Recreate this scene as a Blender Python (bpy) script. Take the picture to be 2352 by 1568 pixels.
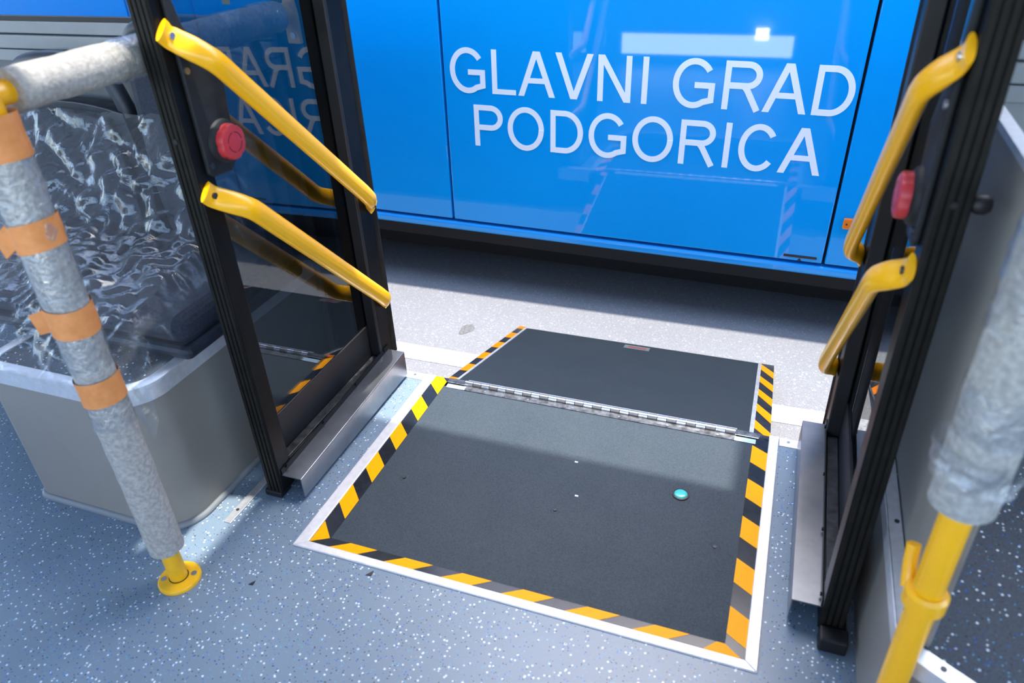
import bpy, bmesh, math, random
from mathutils import Vector, Matrix, noise

for o in list(bpy.data.objects):
    bpy.data.objects.remove(o)
S = bpy.context.scene
COL = S.collection
random.seed(4)

# ------------------------------------------------------------------ camera
YAW, PITCH, ROLL = -0.3753, 0.5596, -0.0487
CAM = Vector((0.9085, -0.9049, 1.2465))
fw = Vector((math.sin(YAW) * math.cos(PITCH), math.cos(YAW) * math.cos(PITCH), -math.sin(PITCH)))
rt = Vector((math.cos(YAW), -math.sin(YAW), 0))
up = rt.cross(fw)
r2 = rt * math.cos(ROLL) + up * math.sin(ROLL)
u2 = -rt * math.sin(ROLL) + up * math.cos(ROLL)
cd = bpy.data.cameras.new('camera')
cam = bpy.data.objects.new('camera', cd)
COL.objects.link(cam)
cam.matrix_world = Matrix(((r2.x, u2.x, -fw.x, CAM.x), (r2.y, u2.y, -fw.y, CAM.y), (r2.z, u2.z, -fw.z, CAM.z), (0, 0, 0, 1)))
cd.sensor_width = 36.0
cd.lens = 1696.66 / 2352 * 36.0
cd.clip_start = 0.02
cd.dof.use_dof = True
cd.dof.focus_distance = 2.15
cd.dof.aperture_fstop = 3.2
S.camera = cam

# ------------------------------------------------------------------ sky, sun, exposure
W = bpy.data.worlds.new('world')
S.world = W
W.use_nodes = True
wn = W.node_tree
bg = wn.nodes['Background']
sky = wn.nodes.new('ShaderNodeTexSky')
sky.sky_type = 'NISHITA'
sky.sun_disc = False
sky.sun_elevation = math.radians(66)
sky.sun_rotation = math.radians(10)
sky.air_density = 1.0
sky.dust_density = 1.8
sky.ozone_density = 1.0
wn.links.new(sky.outputs[0], bg.inputs[0])
bg.inputs[1].default_value = 0.85

sd = bpy.data.lights.new('sun', 'SUN')
sd.energy = 5.8
sd.angle = math.radians(1.0)
sd.color = (1.0, 0.96, 0.90)
sun = bpy.data.objects.new('sun', sd)
COL.objects.link(sun)
sun.location = (0, 4, 12)
SUN_TRAVEL = Vector((-0.10, -0.03, -1.0))
sun.rotation_euler = SUN_TRAVEL.to_track_quat('-Z', 'Y').to_euler()

vs = S.view_settings
S.display_settings.display_device = 'sRGB'
vs.view_transform = 'Standard'
vs.look = 'None'
vs.gamma = 1.0
vs.use_curve_mapping = False
vs.exposure = 0.60


# ------------------------------------------------------------------ materials
MATS = {}


def mat(name, col=(0.5, 0.5, 0.5), rough=0.5, metal=0.0, spec=0.5, coat=0.0, coat_rough=0.03):
    if name in MATS:
        return MATS[name]
    m = bpy.data.materials.new(name)
    m.use_nodes = True
    b = m.node_tree.nodes['Principled BSDF']
    b.inputs['Base Color'].default_value = (*col, 1)
    b.inputs['Roughness'].default_value = rough
    b.inputs['Metallic'].default_value = metal
    b.inputs['Specular IOR Level'].default_value = spec
    b.inputs['Coat Weight'].default_value = coat
    b.inputs['Coat Roughness'].default_value = coat_rough
    MATS[name] = m
    return m


def N(m, t, **kw):
    n = m.node_tree.nodes.new(t)
    for k, v in kw.items():
        setattr(n, k, v)
    return n


def L(m, a, b):
    m.node_tree.links.new(a, b)


def bsdf(m):
    return m.node_tree.nodes['Principled BSDF']


def coords(m):
    g = N(m, 'ShaderNodeNewGeometry')
    return g.outputs['Position']


def noise_tex(m, scale, detail=3.0, rough=0.6, src=None, stretch=None):
    n = N(m, 'ShaderNodeTexNoise')
    n.inputs['Scale'].default_value = scale
    n.inputs['Detail'].default_value = detail
    n.inputs['Roughness'].default_value = rough
    c = src or coords(m)
    if stretch:
        mp = N(m, 'ShaderNodeMapping')
        mp.inputs['Scale'].default_value = stretch
        L(m, c, mp.inputs['Vector'])
        c = mp.outputs['Vector']
    L(m, c, n.inputs['Vector'])
    return n


def ramp(m, src, stops, interp='LINEAR'):
    r = N(m, 'ShaderNodeValToRGB')
    r.color_ramp.interpolation = interp
    e = r.color_ramp.elements
    while len(e) < len(stops):
        e.new(0.5)
    for i, (p, c) in enumerate(stops):
        e[i].position = p
        e[i].color = (*c, 1) if len(c) == 3 else c
    L(m, src, r.inputs['Fac'])
    return r


def bump(m, src, strength=0.2, dist=0.002):
    b = N(m, 'ShaderNodeBump')
    b.inputs['Strength'].default_value = strength
    b.inputs['Distance'].default_value = dist
    L(m, src, b.inputs['Height'])
    L(m, b.outputs['Normal'], bsdf(m).inputs['Normal'])
    return b


def mixc(m, fac, a, b):
    x = N(m, 'ShaderNodeMix', data_type='RGBA')
    if hasattr(fac, 'links'):
        L(m, fac, x.inputs['Factor'])
    else:
        x.inputs['Factor'].default_value = fac
    for s, v in ((x.inputs['A'], a), (x.inputs['B'], b)):
        if hasattr(v, 'links'):
            L(m, v, s)
        else:
            s.default_value = (*v, 1)
    return x.outputs['Result']


def noisy(name, c1, c2, scale, rough, metal=0.0, detail=4, spec=0.5, bmp=0.0, bdist=0.001, bscale=None, stretch=None, coat=0.0):
    m = mat(name, c1, rough, metal, spec, coat)
    n = noise_tex(m, scale, detail, stretch=stretch)
    r = ramp(m, n.outputs['Fac'], [(0.35, c1), (0.65, c2)])
    L(m, r.outputs['Color'], bsdf(m).inputs['Base Color'])
    if bmp:
        nb = noise_tex(m, bscale or scale * 2, 3, stretch=stretch)
        bump(m, nb.outputs['Fac'], bmp, bdist)
    return m


def grained(name, c1, c2, g1, g2, rough, spec):
    m = mat(name, c1, rough, 0.0, spec)
    pos = coords(m)
    a = noise_tex(m, 7, 5, src=pos)
    col = ramp(m, a.outputs['Fac'], [(0.35, c1), (0.65, c2)]).outputs['Color']
    f = noise_tex(m, 420, 3, 0.7, src=pos)
    col = mixc(m, 0.5, col, ramp(m, f.outputs['Fac'], [(0.33, g1), (0.67, g2)]).outputs['Color'])
    L(m, col, bsdf(m).inputs['Base Color'])
    bump(m, f.outputs['Fac'], 0.6, 0.0015)
    return m


def speckled(name, base, base2, amount=1.0):
    m = mat(name, base, 0.33)
    pos = coords(m)
    big = noise_tex(m, 2.5, 3, src=pos)
    col = ramp(m, big.outputs['Fac'], [(0.3, base), (0.7, base2)]).outputs['Color']
    fine = noise_tex(m, 900, 2, src=pos)
    col = mixc(m, 0.12, col, ramp(m, fine.outputs['Fac'], [(0.35, (0.02, 0.03, 0.05)), (0.65, (0.5, 0.55, 0.62))]).outputs['Color'])
    for sc, rad, colr, keep, off in ((115, 0.27, (0.62, 0.70, 0.78), 0.60, 0.0), (150, 0.24, (0.012, 0.02, 0.045), 0.62, 3.1),
                                     (140, 0.24, (0.02, 0.10, 0.45), 0.70, 7.7), (170, 0.25, (0.08, 0.33, 0.50), 0.74, 11.3)):
        mp = N(m, 'ShaderNodeMapping')
        mp.inputs['Location'].default_value = (off, off * 1.7, 0)
        L(m, pos, mp.inputs['Vector'])
        v = N(m, 'ShaderNodeTexVoronoi')
        v.inputs['Scale'].default_value = sc
        L(m, mp.outputs['Vector'], v.inputs['Vector'])
        d = ramp(m, v.outputs['Distance'], [(rad * 0.8, (1, 1, 1)), (rad, (0, 0, 0))])
        sel = N(m, 'ShaderNodeSeparateColor')
        L(m, v.outputs['Color'], sel.inputs['Color'])
        g = N(m, 'ShaderNodeMath', operation='GREATER_THAN')
        g.inputs[1].default_value = keep + (1 - keep) * (1 - amount)
        L(m, sel.outputs['Red'], g.inputs[0])
        mu = N(m, 'ShaderNodeMath', operation='MULTIPLY')
        L(m, d.outputs['Color'], mu.inputs[0])
        L(m, g.outputs[0], mu.inputs[1])
        col = mixc(m, mu.outputs[0], col, colr)
    L(m, col, bsdf(m).inputs['Base Color'])
    nb = noise_tex(m, 700, 2, src=pos)
    bump(m, nb.outputs['Fac'], 0.25, 0.0008)
    return m


def two_sided_ior(nt, fr, ior):
    """same reflectance for rays meeting either side of a thin sheet"""
    ge = nt.nodes.new('ShaderNodeNewGeometry')
    mx = nt.nodes.new('ShaderNodeMix')
    nt.links.new(ge.outputs['Backfacing'], mx.inputs['Factor'])
    mx.inputs['A'].default_value = ior
    mx.inputs['B'].default_value = 1.0 / ior
    nt.links.new(mx.outputs['Result'], fr.inputs['IOR'])


def glass(name, tint, ior=1.5, rough=0.0):
    """thin sheet: fresnel mix of mirror reflection and tinted straight-through light"""
    m = bpy.data.materials.new(name)
    m.use_nodes = True
    nt = m.node_tree
    nt.nodes.clear()
    out = nt.nodes.new('ShaderNodeOutputMaterial')
    mix = nt.nodes.new('ShaderNodeMixShader')
    fr = nt.nodes.new('ShaderNodeFresnel')
    two_sided_ior(nt, fr, ior)
    tr = nt.nodes.new('ShaderNodeBsdfTransparent')
    tr.inputs['Color'].default_value = (*tint, 1)
    gl = nt.nodes.new('ShaderNodeBsdfGlossy')
    gl.inputs['Roughness'].default_value = rough
    nt.links.new(fr.outputs[0], mix.inputs[0])
    nt.links.new(tr.outputs[0], mix.inputs[1])
    nt.links.new(gl.outputs[0], mix.inputs[2])
    nt.links.new(mix.outputs[0], out.inputs[0])
    MATS[name] = m
    return m


def film_mat(name, haze=0.10, scale=38.0, strength=0.9, ior=1.6):
    m = bpy.data.materials.new(name)
    m.use_nodes = True
    nt = m.node_tree
    nt.nodes.clear()
    out = nt.nodes.new('ShaderNodeOutputMaterial')
    tr = nt.nodes.new('ShaderNodeBsdfTransparent')
    tr.inputs['Color'].default_value = (0.93, 0.94, 0.95, 1)
    gl = nt.nodes.new('ShaderNodeBsdfGlossy')
    gl.inputs['Roughness'].default_value = 0.10
    df = nt.nodes.new('ShaderNodeBsdfDiffuse')
    df.inputs['Color'].default_value = (0.75, 0.78, 0.80, 1)
    fr = nt.nodes.new('ShaderNodeFresnel')
    two_sided_ior(nt, fr, ior)
    g = nt.nodes.new('ShaderNodeNewGeometry')
    nz = nt.nodes.new('ShaderNodeTexNoise')
    nz.inputs['Scale'].default_value = scale
    nz.inputs['Detail'].default_value = 5
    nz.inputs['Distortion'].default_value = 1.2
    nt.links.new(g.outputs['Position'], nz.inputs['Vector'])
    bp = nt.nodes.new('ShaderNodeBump')
    bp.inputs['Strength'].default_value = strength
    bp.inputs['Distance'].default_value = 0.006
    nt.links.new(nz.outputs['Fac'], bp.inputs['Height'])
    nt.links.new(bp.outputs[0], gl.inputs['Normal'])
    nt.links.new(bp.outputs[0], fr.inputs['Normal'])
    m1 = nt.nodes.new('ShaderNodeMixShader')
    m1.inputs[0].default_value = haze
    nt.links.new(tr.outputs[0], m1.inputs[1])
    nt.links.new(df.outputs[0], m1.inputs[2])
    m2 = nt.nodes.new('ShaderNodeMixShader')
    nt.links.new(fr.outputs[0], m2.inputs[0])
    nt.links.new(m1.outputs[0], m2.inputs[1])
    nt.links.new(gl.outputs[0], m2.inputs[2])
    nt.links.new(m2.outputs[0], out.inputs[0])
    MATS[name] = m
    return m


# floor vinyls
M_floor = speckled('speckled_vinyl', (0.128, 0.185, 0.235), (0.152, 0.212, 0.266))
M_floor_dark = speckled('speckled_vinyl_dark', (0.024, 0.032, 0.045), (0.034, 0.044, 0.060), 0.7)
bsdf(M_floor_dark).inputs['Roughness'].default_value = 0.65
bsdf(M_floor_dark).inputs['Specular IOR Level'].default_value = 0.25
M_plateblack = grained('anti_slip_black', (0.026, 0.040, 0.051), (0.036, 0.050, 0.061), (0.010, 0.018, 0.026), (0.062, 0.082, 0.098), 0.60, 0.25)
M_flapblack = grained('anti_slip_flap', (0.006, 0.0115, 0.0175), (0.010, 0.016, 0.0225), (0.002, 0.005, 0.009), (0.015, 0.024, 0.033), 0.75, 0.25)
M_alu = noisy('brushed_aluminium', (0.68, 0.68, 0.69), (0.78, 0.78, 0.79), 60, 0.38, metal=0.5, bmp=0.08, bdist=0.0005, bscale=300)
M_alu_dull = noisy('dull_aluminium', (0.55, 0.56, 0.58), (0.68, 0.69, 0.70), 40, 0.42, metal=0.8)
M_zinc = noisy('zinc_steel', (0.10, 0.10, 0.095), (0.34, 0.34, 0.33), 55, 0.32, metal=0.9, detail=6)
M_knuckle = mat('hinge_steel', (0.80, 0.80, 0.82), 0.22, 1.0)
M_knuckle2 = mat('hinge_steel_dark', (0.24, 0.235, 0.23), 0.35, 0.9)
M_paleblue = mat('pale_blue_plate', (0.42, 0.58, 0.68), 0.35, 0.4)
M_tapeblack = noisy('hazard_black', (0.010, 0.013, 0.018), (0.018, 0.021, 0.027), 30, 0.22, spec=0.4)
M_tapeyellow = mat('hazard_yellow', (0.93, 0.36, 0.0), 0.40, 0.0, 0.12)
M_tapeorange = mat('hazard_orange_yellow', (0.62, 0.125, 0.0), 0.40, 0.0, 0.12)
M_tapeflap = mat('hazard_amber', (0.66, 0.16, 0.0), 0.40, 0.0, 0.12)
M_black = noisy('black_powder_coat', (0.004, 0.004, 0.004), (0.007, 0.007, 0.0065), 20, 0.38, spec=0.16)
M_rib = noisy('ribbed_black_rubber', (0.006, 0.0058, 0.0042), (0.012, 0.011, 0.008), 25, 0.55, spec=0.2)
M_guard = noisy('dark_steel_guard', (0.22, 0.235, 0.255), (0.28, 0.295, 0.315), 14, 0.30, metal=0.85, bmp=0.06, bdist=0.0005, bscale=260)
M_ledge = noisy('dusty_black_ledge', (0.008, 0.009, 0.010), (0.045, 0.047, 0.05), 45, 0.35, detail=5)
M_panel = noisy('charcoal_plastic', (0.011, 0.0125, 0.0145), (0.018, 0.020, 0.022), 40, 0.6, spec=0.3, bmp=0.3, bdist=0.0006, bscale=500)
M_red = mat('red_button_plastic', (0.48, 0.028, 0.035), 0.42)
M_redline = mat('red_button_groove', (0.10, 0.006, 0.008), 0.6)
M_yellow = noisy('yellow_powder_coat', (0.95, 0.45, 0.001), (0.98, 0.47, 0.002), 8, 0.32, coat=0.25)
M_yellowdirty = noisy('yellow_paint', (0.86, 0.46, 0.008), (0.76, 0.40, 0.01), 30, 0.38)
M_foam = noisy('grey_foam', (0.27, 0.255, 0.23), (0.42, 0.40, 0.365), 130, 0.9, detail=6, bmp=0.5, bdist=0.003, bscale=170)
M_orange = noisy('orange_tape', (0.62, 0.22, 0.055), (0.72, 0.27, 0.08), 50, 0.55, bmp=0.4, bdist=0.003, bscale=45)
M_greybox = noisy('grey_laminate', (0.25, 0.228, 0.198), (0.27, 0.248, 0.216), 6, 0.42, bmp=0.12, bdist=0.0006, bscale=420)
M_bead = mat('grey_sealant', (0.20, 0.215, 0.225), 0.5)
M_wallgrey = noisy('wall_grey', (0.25, 0.262, 0.272), (0.285, 0.295, 0.305), 6, 0.5)
M_walldark = noisy('wall_dark_grey', (0.12, 0.125, 0.13), (0.14, 0.145, 0.15), 6, 0.6)
M_ceiling = mat('ceiling_white', (0.72, 0.73, 0.74), 0.6)
M_pillar = mat('black_pillar', (0.006, 0.008, 0.012), 0.35)
M_gasket = mat('black_gasket', (0.006, 0.006, 0.007), 0.5)
M_seat = noisy('dark_seat_plastic', (0.012, 0.016, 0.026), (0.022, 0.028, 0.042), 30, 0.45)
M_seatfab = noisy('dark_seat_fabric', (0.012, 0.018, 0.032), (0.028, 0.034, 0.05), 160, 0.9)
M_chrome = mat('screw_steel', (0.6, 0.6, 0.6), 0.3, 1.0)
M_screwdark = mat('screw_dark', (0.05, 0.05, 0.055), 0.4, 0.6)
M_white = mat('white_vinyl_letter', (0.92, 0.92, 0.93), 0.35)
M_blackdecal = mat('black_decal', (0.01, 0.012, 0.02), 0.4)
M_marker = mat('amber_lens', (0.95, 0.22, 0.01), 0.2, coat=0.5)
M_teal = mat('teal_reflector', (0.05, 0.50, 0.46), 0.25, coat=0.6)
M_under = mat('underbody_black', (0.012, 0.012, 0.013), 0.8)
M_busglass = mat('bus_dark_window', (0.01, 0.014, 0.02), 0.04, coat=0.5)
M_tyre = mat('tyre_rubber', (0.015, 0.015, 0.015), 0.8)
M_blue = noisy('blue_bus_paint', (0.0, 0.325, 0.78), (0.0, 0.335, 0.80), 2, 0.4, spec=0.05, coat=0.75)
M_blueown = mat('blue_bus_paint_exterior', (0.0, 0.20, 0.70), 0.25, coat=0.6)
M_sill = mat('blue_sill_strip', (0.004, 0.33, 0.80), 0.35, coat=0.3)
M_leafglass = glass('tinted_door_glass', (0.55, 0.60, 0.64), 1.9)
M_winglass = glass('clear_window_glass', (0.86, 0.90, 0.92), 1.5)
M_film = film_mat('clear_plastic_film', 0.045, 26, 0.45, 1.65)
M_wrap = film_mat('clear_film_wrap', 0.08, 55, 1.0, 2.3)
M_sticker = mat('clear_sticker', (0.10, 0.10, 0.105), 0.12)
M_crumb = mat('white_crumb', (0.8, 0.82, 0.82), 0.6)
M_flake = mat('black_flake', (0.01, 0.012, 0.016), 0.5)


def asphalt():
    m = mat('asphalt', (0.2, 0.2, 0.2), 0.85)
    pos = coords(m)
    a = noise_tex(m, 1.3, 4, src=pos)
    f = noise_tex(m, 260, 4, 0.75, src=pos)
    v = N(m, 'ShaderNodeTexVoronoi')
    v.inputs['Scale'].default_value = 170
    L(m, pos, v.inputs['Vector'])
    c1 = ramp(m, a.outputs['Fac'], [(0.3, (0.175, 0.175, 0.178)), (0.7, (0.212, 0.212, 0.214))]).outputs['Color']
    c2 = ramp(m, f.outputs['Fac'], [(0.3, (0.06, 0.06, 0.065)), (0.5, (0.20, 0.20, 0.203)), (0.7, (0.36, 0.36, 0.365))]).outputs['Color']
    col = mixc(m, 0.42, c1, c2)
    sc = N(m, 'ShaderNodeSeparateColor')
    L(m, v.outputs['Color'], sc.inputs['Color'])
    col = mixc(m, ramp(m, sc.outputs['Green'], [(0.93, (0, 0, 0)), (0.95, (0.4, 0.4, 0.4))]).outputs['Color'], col, (0.36, 0.36, 0.365))
    L(m, col, bsdf(m).inputs['Base Color'])
    bump(m, f.outputs['Fac'], 0.35, 0.003)
    return m


M_asphalt = asphalt()
M_asphaltstain = noisy('asphalt_oil_stain', (0.10, 0.095, 0.09), (0.16, 0.155, 0.15), 120, 0.8)


def roadpaint():
    m = mat('worn_white_paint', (0.7, 0.7, 0.7), 0.7)
    pos = coords(m)
    n = noise_tex(m, 60, 6, 0.7, src=pos)
    r = ramp(m, n.outputs['Fac'], [(0.36, (0.24, 0.24, 0.245)), (0.46, (0.44, 0.445, 0.45)), (0.7, (0.54, 0.545, 0.55))])
    L(m, r.outputs['Color'], bsdf(m).inputs['Base Color'])
    return m


M_roadpaint = roadpaint()


# ------------------------------------------------------------------ geometry helpers
class MB:
    def __init__(self):
        self.v = []
        self.f = []

    def add(self, vs_, fs):
        n = len(self.v)
        self.v += [tuple(v) for v in vs_]
        self.f += [tuple(i + n for i in f) for f in fs]
        return self

    def box(self, x0, x1, y0, y1, z0, z1):
        return self.add([(x0, y0, z0), (x1, y0, z0), (x1, y1, z0), (x0, y1, z0), (x0, y0, z1), (x1, y0, z1), (x1, y1, z1), (x0, y1, z1)],
                        [(0, 3, 2, 1), (4, 5, 6, 7), (0, 1, 5, 4), (1, 2, 6, 5), (2, 3, 7, 6), (3, 0, 4, 7)])

    def hexa(self, a, b):
        """a: four bottom points ccw seen from above, b: four top points"""
        return self.add(list(a) + list(b), [(0, 3, 2, 1), (4, 5, 6, 7), (0, 1, 5, 4), (1, 2, 6, 5), (2, 3, 7, 6), (3, 0, 4, 7)])

    def prism(self, pts, fn0, fn1):
        """polygon pts (2-D) mapped by fn0 and fn1 into two parallel caps"""
        n = len(pts)
        return self.add([fn0(*p) for p in pts] + [fn1(*p) for p in pts],
                        [tuple(reversed(range(n))), tuple(range(n, 2 * n))] + [(i, (i + 1) % n, n + (i + 1) % n, n + i) for i in range(n)])

    def tube(self, path, rad, seg=20, cap=True, flat=None):
        """rad: number or list; flat: list of (ra, rb) scale along first/second frame axis"""
        P = [Vector(p) for p in path]
        n = len(P)
        R = rad if isinstance(rad, (list, tuple)) else [rad] * n
        T = []
        for i in range(n):
            a = P[max(i - 1, 0)]
            b = P[min(i + 1, n - 1)]
            T.append((b - a).normalized())
        u = T[0].cross(Vector((1, 0, 0)))
        if u.length < 0.1:
            u = T[0].cross(Vector((0, 0, 1)))
        u.normalize()
        vv = []
        for i in range(n):
            u = (u - T[i] * u.dot(T[i])).normalized()
            w = T[i].cross(u)
            fa, fb = flat[i] if flat else (1, 1)
            for k in range(seg):
                t = 2 * math.pi * k / seg
                vv.append(P[i] + (u * math.cos(t) * fa + w * math.sin(t) * fb) * R[i])
        ff = []
        for i in range(n - 1):
            for k in range(seg):
                a, b = i * seg + k, i * seg + (k + 1) % seg
                ff.append((a, b, b + seg, a + seg))
        if cap:
            ff.append(tuple(reversed(range(seg))))
            ff.append(tuple(range((n - 1) * seg, n * seg)))
        return self.add(vv, ff)

    def disc(self, c, r, h, axis='z', seg=24, prof=None):
        """lathe about an axis through c; prof list of (radius, height)"""
        prof = prof or [(r, 0), (r, h)]
        ax = {'x': Vector((1, 0, 0)), 'y': Vector((0, 1, 0)), 'z': Vector((0, 0, 1)), '-x': Vector((-1, 0, 0)), '-y': Vector((0, -1, 0))}[axis]
        u = Vector((0, 0, 1)) if abs(ax.z) < 0.5 else Vector((1, 0, 0))
        w = ax.cross(u)
        c = Vector(c)
        vv = []
        for (rr, hh) in prof:
            for k in range(seg):
                t = 2 * math.pi * k / seg
                vv.append(c + ax * hh + (u * math.cos(t) + w * math.sin(t)) * rr)
        n = len(prof)
        ff = []
        for i in range(n - 1):
            for k in range(seg):
                a, b = i * seg + k, i * seg + (k + 1) % seg
                ff.append((a, b, b + seg, a + seg))
        ff.append(tuple(reversed(range(seg))))
        ff.append(tuple(range((n - 1) * seg, n * seg)))
        return self.add(vv, ff)

    def mirror(self, fn):
        self.v = [fn(*p) for p in self.v]
        self.f = [tuple(reversed(f)) for f in self.f]
        return self


WL = {}


def add(name, mb, m, parent=None, bevel=0.0, smooth=False, bseg=2):
    vs_ = [Vector(p) for p in mb.v]
    lo = Vector((min(v.x for v in vs_), min(v.y for v in vs_), min(v.z for v in vs_)))
    hi = Vector((max(v.x for v in vs_), max(v.y for v in vs_), max(v.z for v in vs_)))
    c = (lo + hi) / 2
    c.z = lo.z
    me = bpy.data.meshes.new(name)
    me.from_pydata([v - c for v in vs_], [], mb.f)
    bm = bmesh.new()
    bm.from_mesh(me)
    bmesh.ops.recalc_face_normals(bm, faces=bm.faces)
    bm.to_mesh(me)
    bm.free()
    me.materials.append(m)
    o = bpy.data.objects.new(name, me)
    COL.objects.link(o)
    if parent is not None:
        o.parent = parent
        o.location = c - WL[parent.name]
    else:
        o.location = c
    WL[o.name] = c
    if bevel:
        b = o.modifiers.new('bevel', 'BEVEL')
        b.width = bevel
        b.segments = bseg
        b.limit_method = 'ANGLE'
        b.angle_limit = math.radians(40)
    if smooth:
        for p in me.polygons:
            p.use_smooth = True
        try:
            me.set_sharp_from_angle(angle=math.radians(40))
        except Exception:
            pass
    return o


def dup(o, delta, parent):
    c = o.copy()
    COL.objects.link(c)
    c.parent = parent
    w = WL[o.name] + Vector(delta)
    c.location = w - WL[parent.name]
    WL[c.name] = w
    return c


def thing(name, label, cat, loc, group=None):
    o = bpy.data.objects.new(name, None)
    o.empty_display_size = 0.05
    COL.objects.link(o)
    o.location = loc
    WL[o.name] = Vector(loc)
    return tag(o, label, cat, group)


def tag(o, label, cat, group=None):
    o['label'] = label
    o['category'] = cat
    if group:
        o['group'] = group
    return o


def struct(o, label=None):
    o['kind'] = 'structure'
    if label:
        o['label'] = label
    return o


def box(*a):
    return MB().box(*a)


# ------------------------------------------------------------------ the setting
ROAD = -0.232
SILL_Y = 0.70           # outer edge of the bus floor at the doorway

road = struct(add('road', box(-30, 30, -25, 40, ROAD - 0.2, ROAD), M_asphalt), 'pale grey asphalt road between the two buses')
# worn white line painted on the road, parallel to the buses
lm = MB()
for i in range(40):
    x0, x1 = -6 + i * 0.3, -6 + (i + 1) * 0.3
    w0 = 1.075 + 0.012 * noise.noise((x0 * 3, 0, 0))
    w1 = 1.075 + 0.012 * noise.noise((x1 * 3, 0, 0))
    lm.hexa([(x0, w0, ROAD - 0.01), (x1, w1, ROAD - 0.01), (x1, w1 + 0.092, ROAD - 0.01), (x0, w0 + 0.092, ROAD - 0.01)],
            [(x0, w0, ROAD + 0.002), (x1, w1, ROAD + 0.002), (x1, w1 + 0.092, ROAD + 0.002), (x0, w0 + 0.092, ROAD + 0.002)])
add('painted_line', lm, M_roadpaint, road)['label'] = 'worn white painted line on the asphalt'
stain = [(-0.158 + (0.026 + 0.005 * math.sin(3 * t + 1)) * math.cos(t), 1.325 + (0.040 + 0.008 * math.sin(2 * t)) * math.sin(t)) for t in [i * math.pi / 9 for i in range(18)]]
add('oil_stain', MB().prism(stain, lambda x, y: (x, y, ROAD - 0.005), lambda x, y: (x, y, ROAD + 0.001)), M_asphaltstain, road)['label'] = 'small dark oil stain on the asphalt'

# floor of the bus with a cut-out for the ramp well
fm = MB()
fm.box(-5, 0.004, -1.9, 0.668, -0.06, 0.0)
fm.box(0.996, 5, -1.9, 0.668, -0.06, 0.0)
fm.box(0.004, 0.996, -1.9, 0.004, -0.06, 0.0)
fm.box(0.004, 0.996, 0.004, 0.668, -0.06, -0.02)
struct(add('floor', fm, M_floor), 'blue-grey speckled vinyl floor of the bus')

# aluminium sill strips at the outer edge of the floor
for nm, x0, x1 in (('trim_1', -0.9, -0.001), ('trim_2', 1.001, 1.9)):
    sm = MB().box(x0, x1, 0.668, 0.700, -0.06, 0.003)
    t = struct(add(nm, sm, M_alu, bevel=0.0015), 'bright aluminium sill strip at the doorway edge')
    for k in range(4):
        xs = (-0.034 - k * 0.25) if x1 < 0 else (1.023 + k * 0.25)
        add('screw', MB().disc((xs, 0.686, 0.0028), 0.004, 0.0014, seg=14), M_chrome, t)

# own bus side wall, left of the doorway: window sill panel with ridges, window, dark pillar
HEAD = 1.95
wl = MB()
wl.box(-5, -0.235, 0.60, 0.69, 0.0, 0.885)
wl.box(-5, -0.235, 0.44, 0.53, HEAD + 0.03, 2.25)
wl.box(-5, -0.235, 0.44, 0.69, HEAD, HEAD + 0.03)
for xx in (-3.6, -2.1):
    wl.box(xx - 0.05, xx + 0.05, 0.61, 0.69, 0.885, HEAD)
w_left = struct(add('wall_left', wl, M_walldark), 'dark grey lower side wall left of the doorway')
for k, (z0, z1, p) in enumerate(((0.885, 0.915, 0.010), (0.918, 0.952, 0.014), (0.955, 0.985, 0.006))):
    add('sill_panel', box(-5, -0.235, 0.60 - p, 0.625, z0, z1), M_wallgrey, w_left, bevel=0.003)
add('window_gasket', box(-5, -0.235, 0.60, 0.618, 0.985, 0.996), M_gasket, w_left)
add('door_pillar', box(-0.235, -0.160, 0.605, 0.70, -0.06, HEAD), M_pillar, w_left, bevel=0.01)
struct(add('window_1', box(-5, -0.235, 0.610, 0.614, 0.996, HEAD), M_winglass), 'side window above the grey sill panel')
# exterior skin of the own bus on both sides of the doorway, plus added dark band
ex = MB()
ex.box(-5, -0.70, 0.691, 0.705, 0.55, 0.93)
ex.box(-5, -0.235, 0.531, 0.541, HEAD + 0.04, 2.30)
add('outer_panel', ex, M_blueown, w_left)
add('added_dark_band', MB().box(-5, -0.16, 0.691, 0.703, -0.13, 0.55).box(-0.70, -0.235, 0.691, 0.703, 0.55, 0.93), M_gasket, w_left)  # unseen dark band, invented to keep the lower mirror image dark

wr = MB()
wr.box(1.225, 5, 0.60, 0.69, 0.0, 0.885)
wr.box(1.225, 5, 0.44, 0.53, HEAD + 0.03, 2.25)
wr.box(1.225, 5, 0.44, 0.69, HEAD, HEAD + 0.03)
for xx in (2.8, 4.2):
    wr.box(xx - 0.05, xx + 0.05, 0.61, 0.69, 0.885, HEAD)
w_right = struct(add('wall_right', wr, M_wallgrey), 'light grey side wall right of the doorway')
for k, (z0, z1, p) in enumerate(((0.885, 0.915, 0.010), (0.918, 0.952, 0.014), (0.955, 0.985, 0.006))):
    add('sill_panel', box(1.225, 5, 0.60 - p, 0.625, z0, z1), M_wallgrey, w_right, bevel=0.003)
add('window_gasket', box(1.225, 5, 0.60, 0.618, 0.985, 0.996), M_gasket, w_right)
add('door_pillar', box(1.152, 1.225, 0.605, 0.70, -0.06, HEAD), M_pillar, w_right, bevel=0.01)
struct(add('window_2', box(1.225, 5, 0.610, 0.614, 0.996, HEAD), M_winglass), 'side window right of the doorway')
ex = MB()
ex.box(1.11, 5, 0.706, 0.716, 0.55, 0.93)
ex.box(1.225, 5, 0.531, 0.541, HEAD + 0.04, 2.30)
add('outer_panel', ex, M_blueown, w_right)
add('added_dark_band', box(1.152, 5, 0.691, 0.703, -0.13, 0.55), M_gasket, w_right)  # same invented dark band on the right, seen only by reflection

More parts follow.
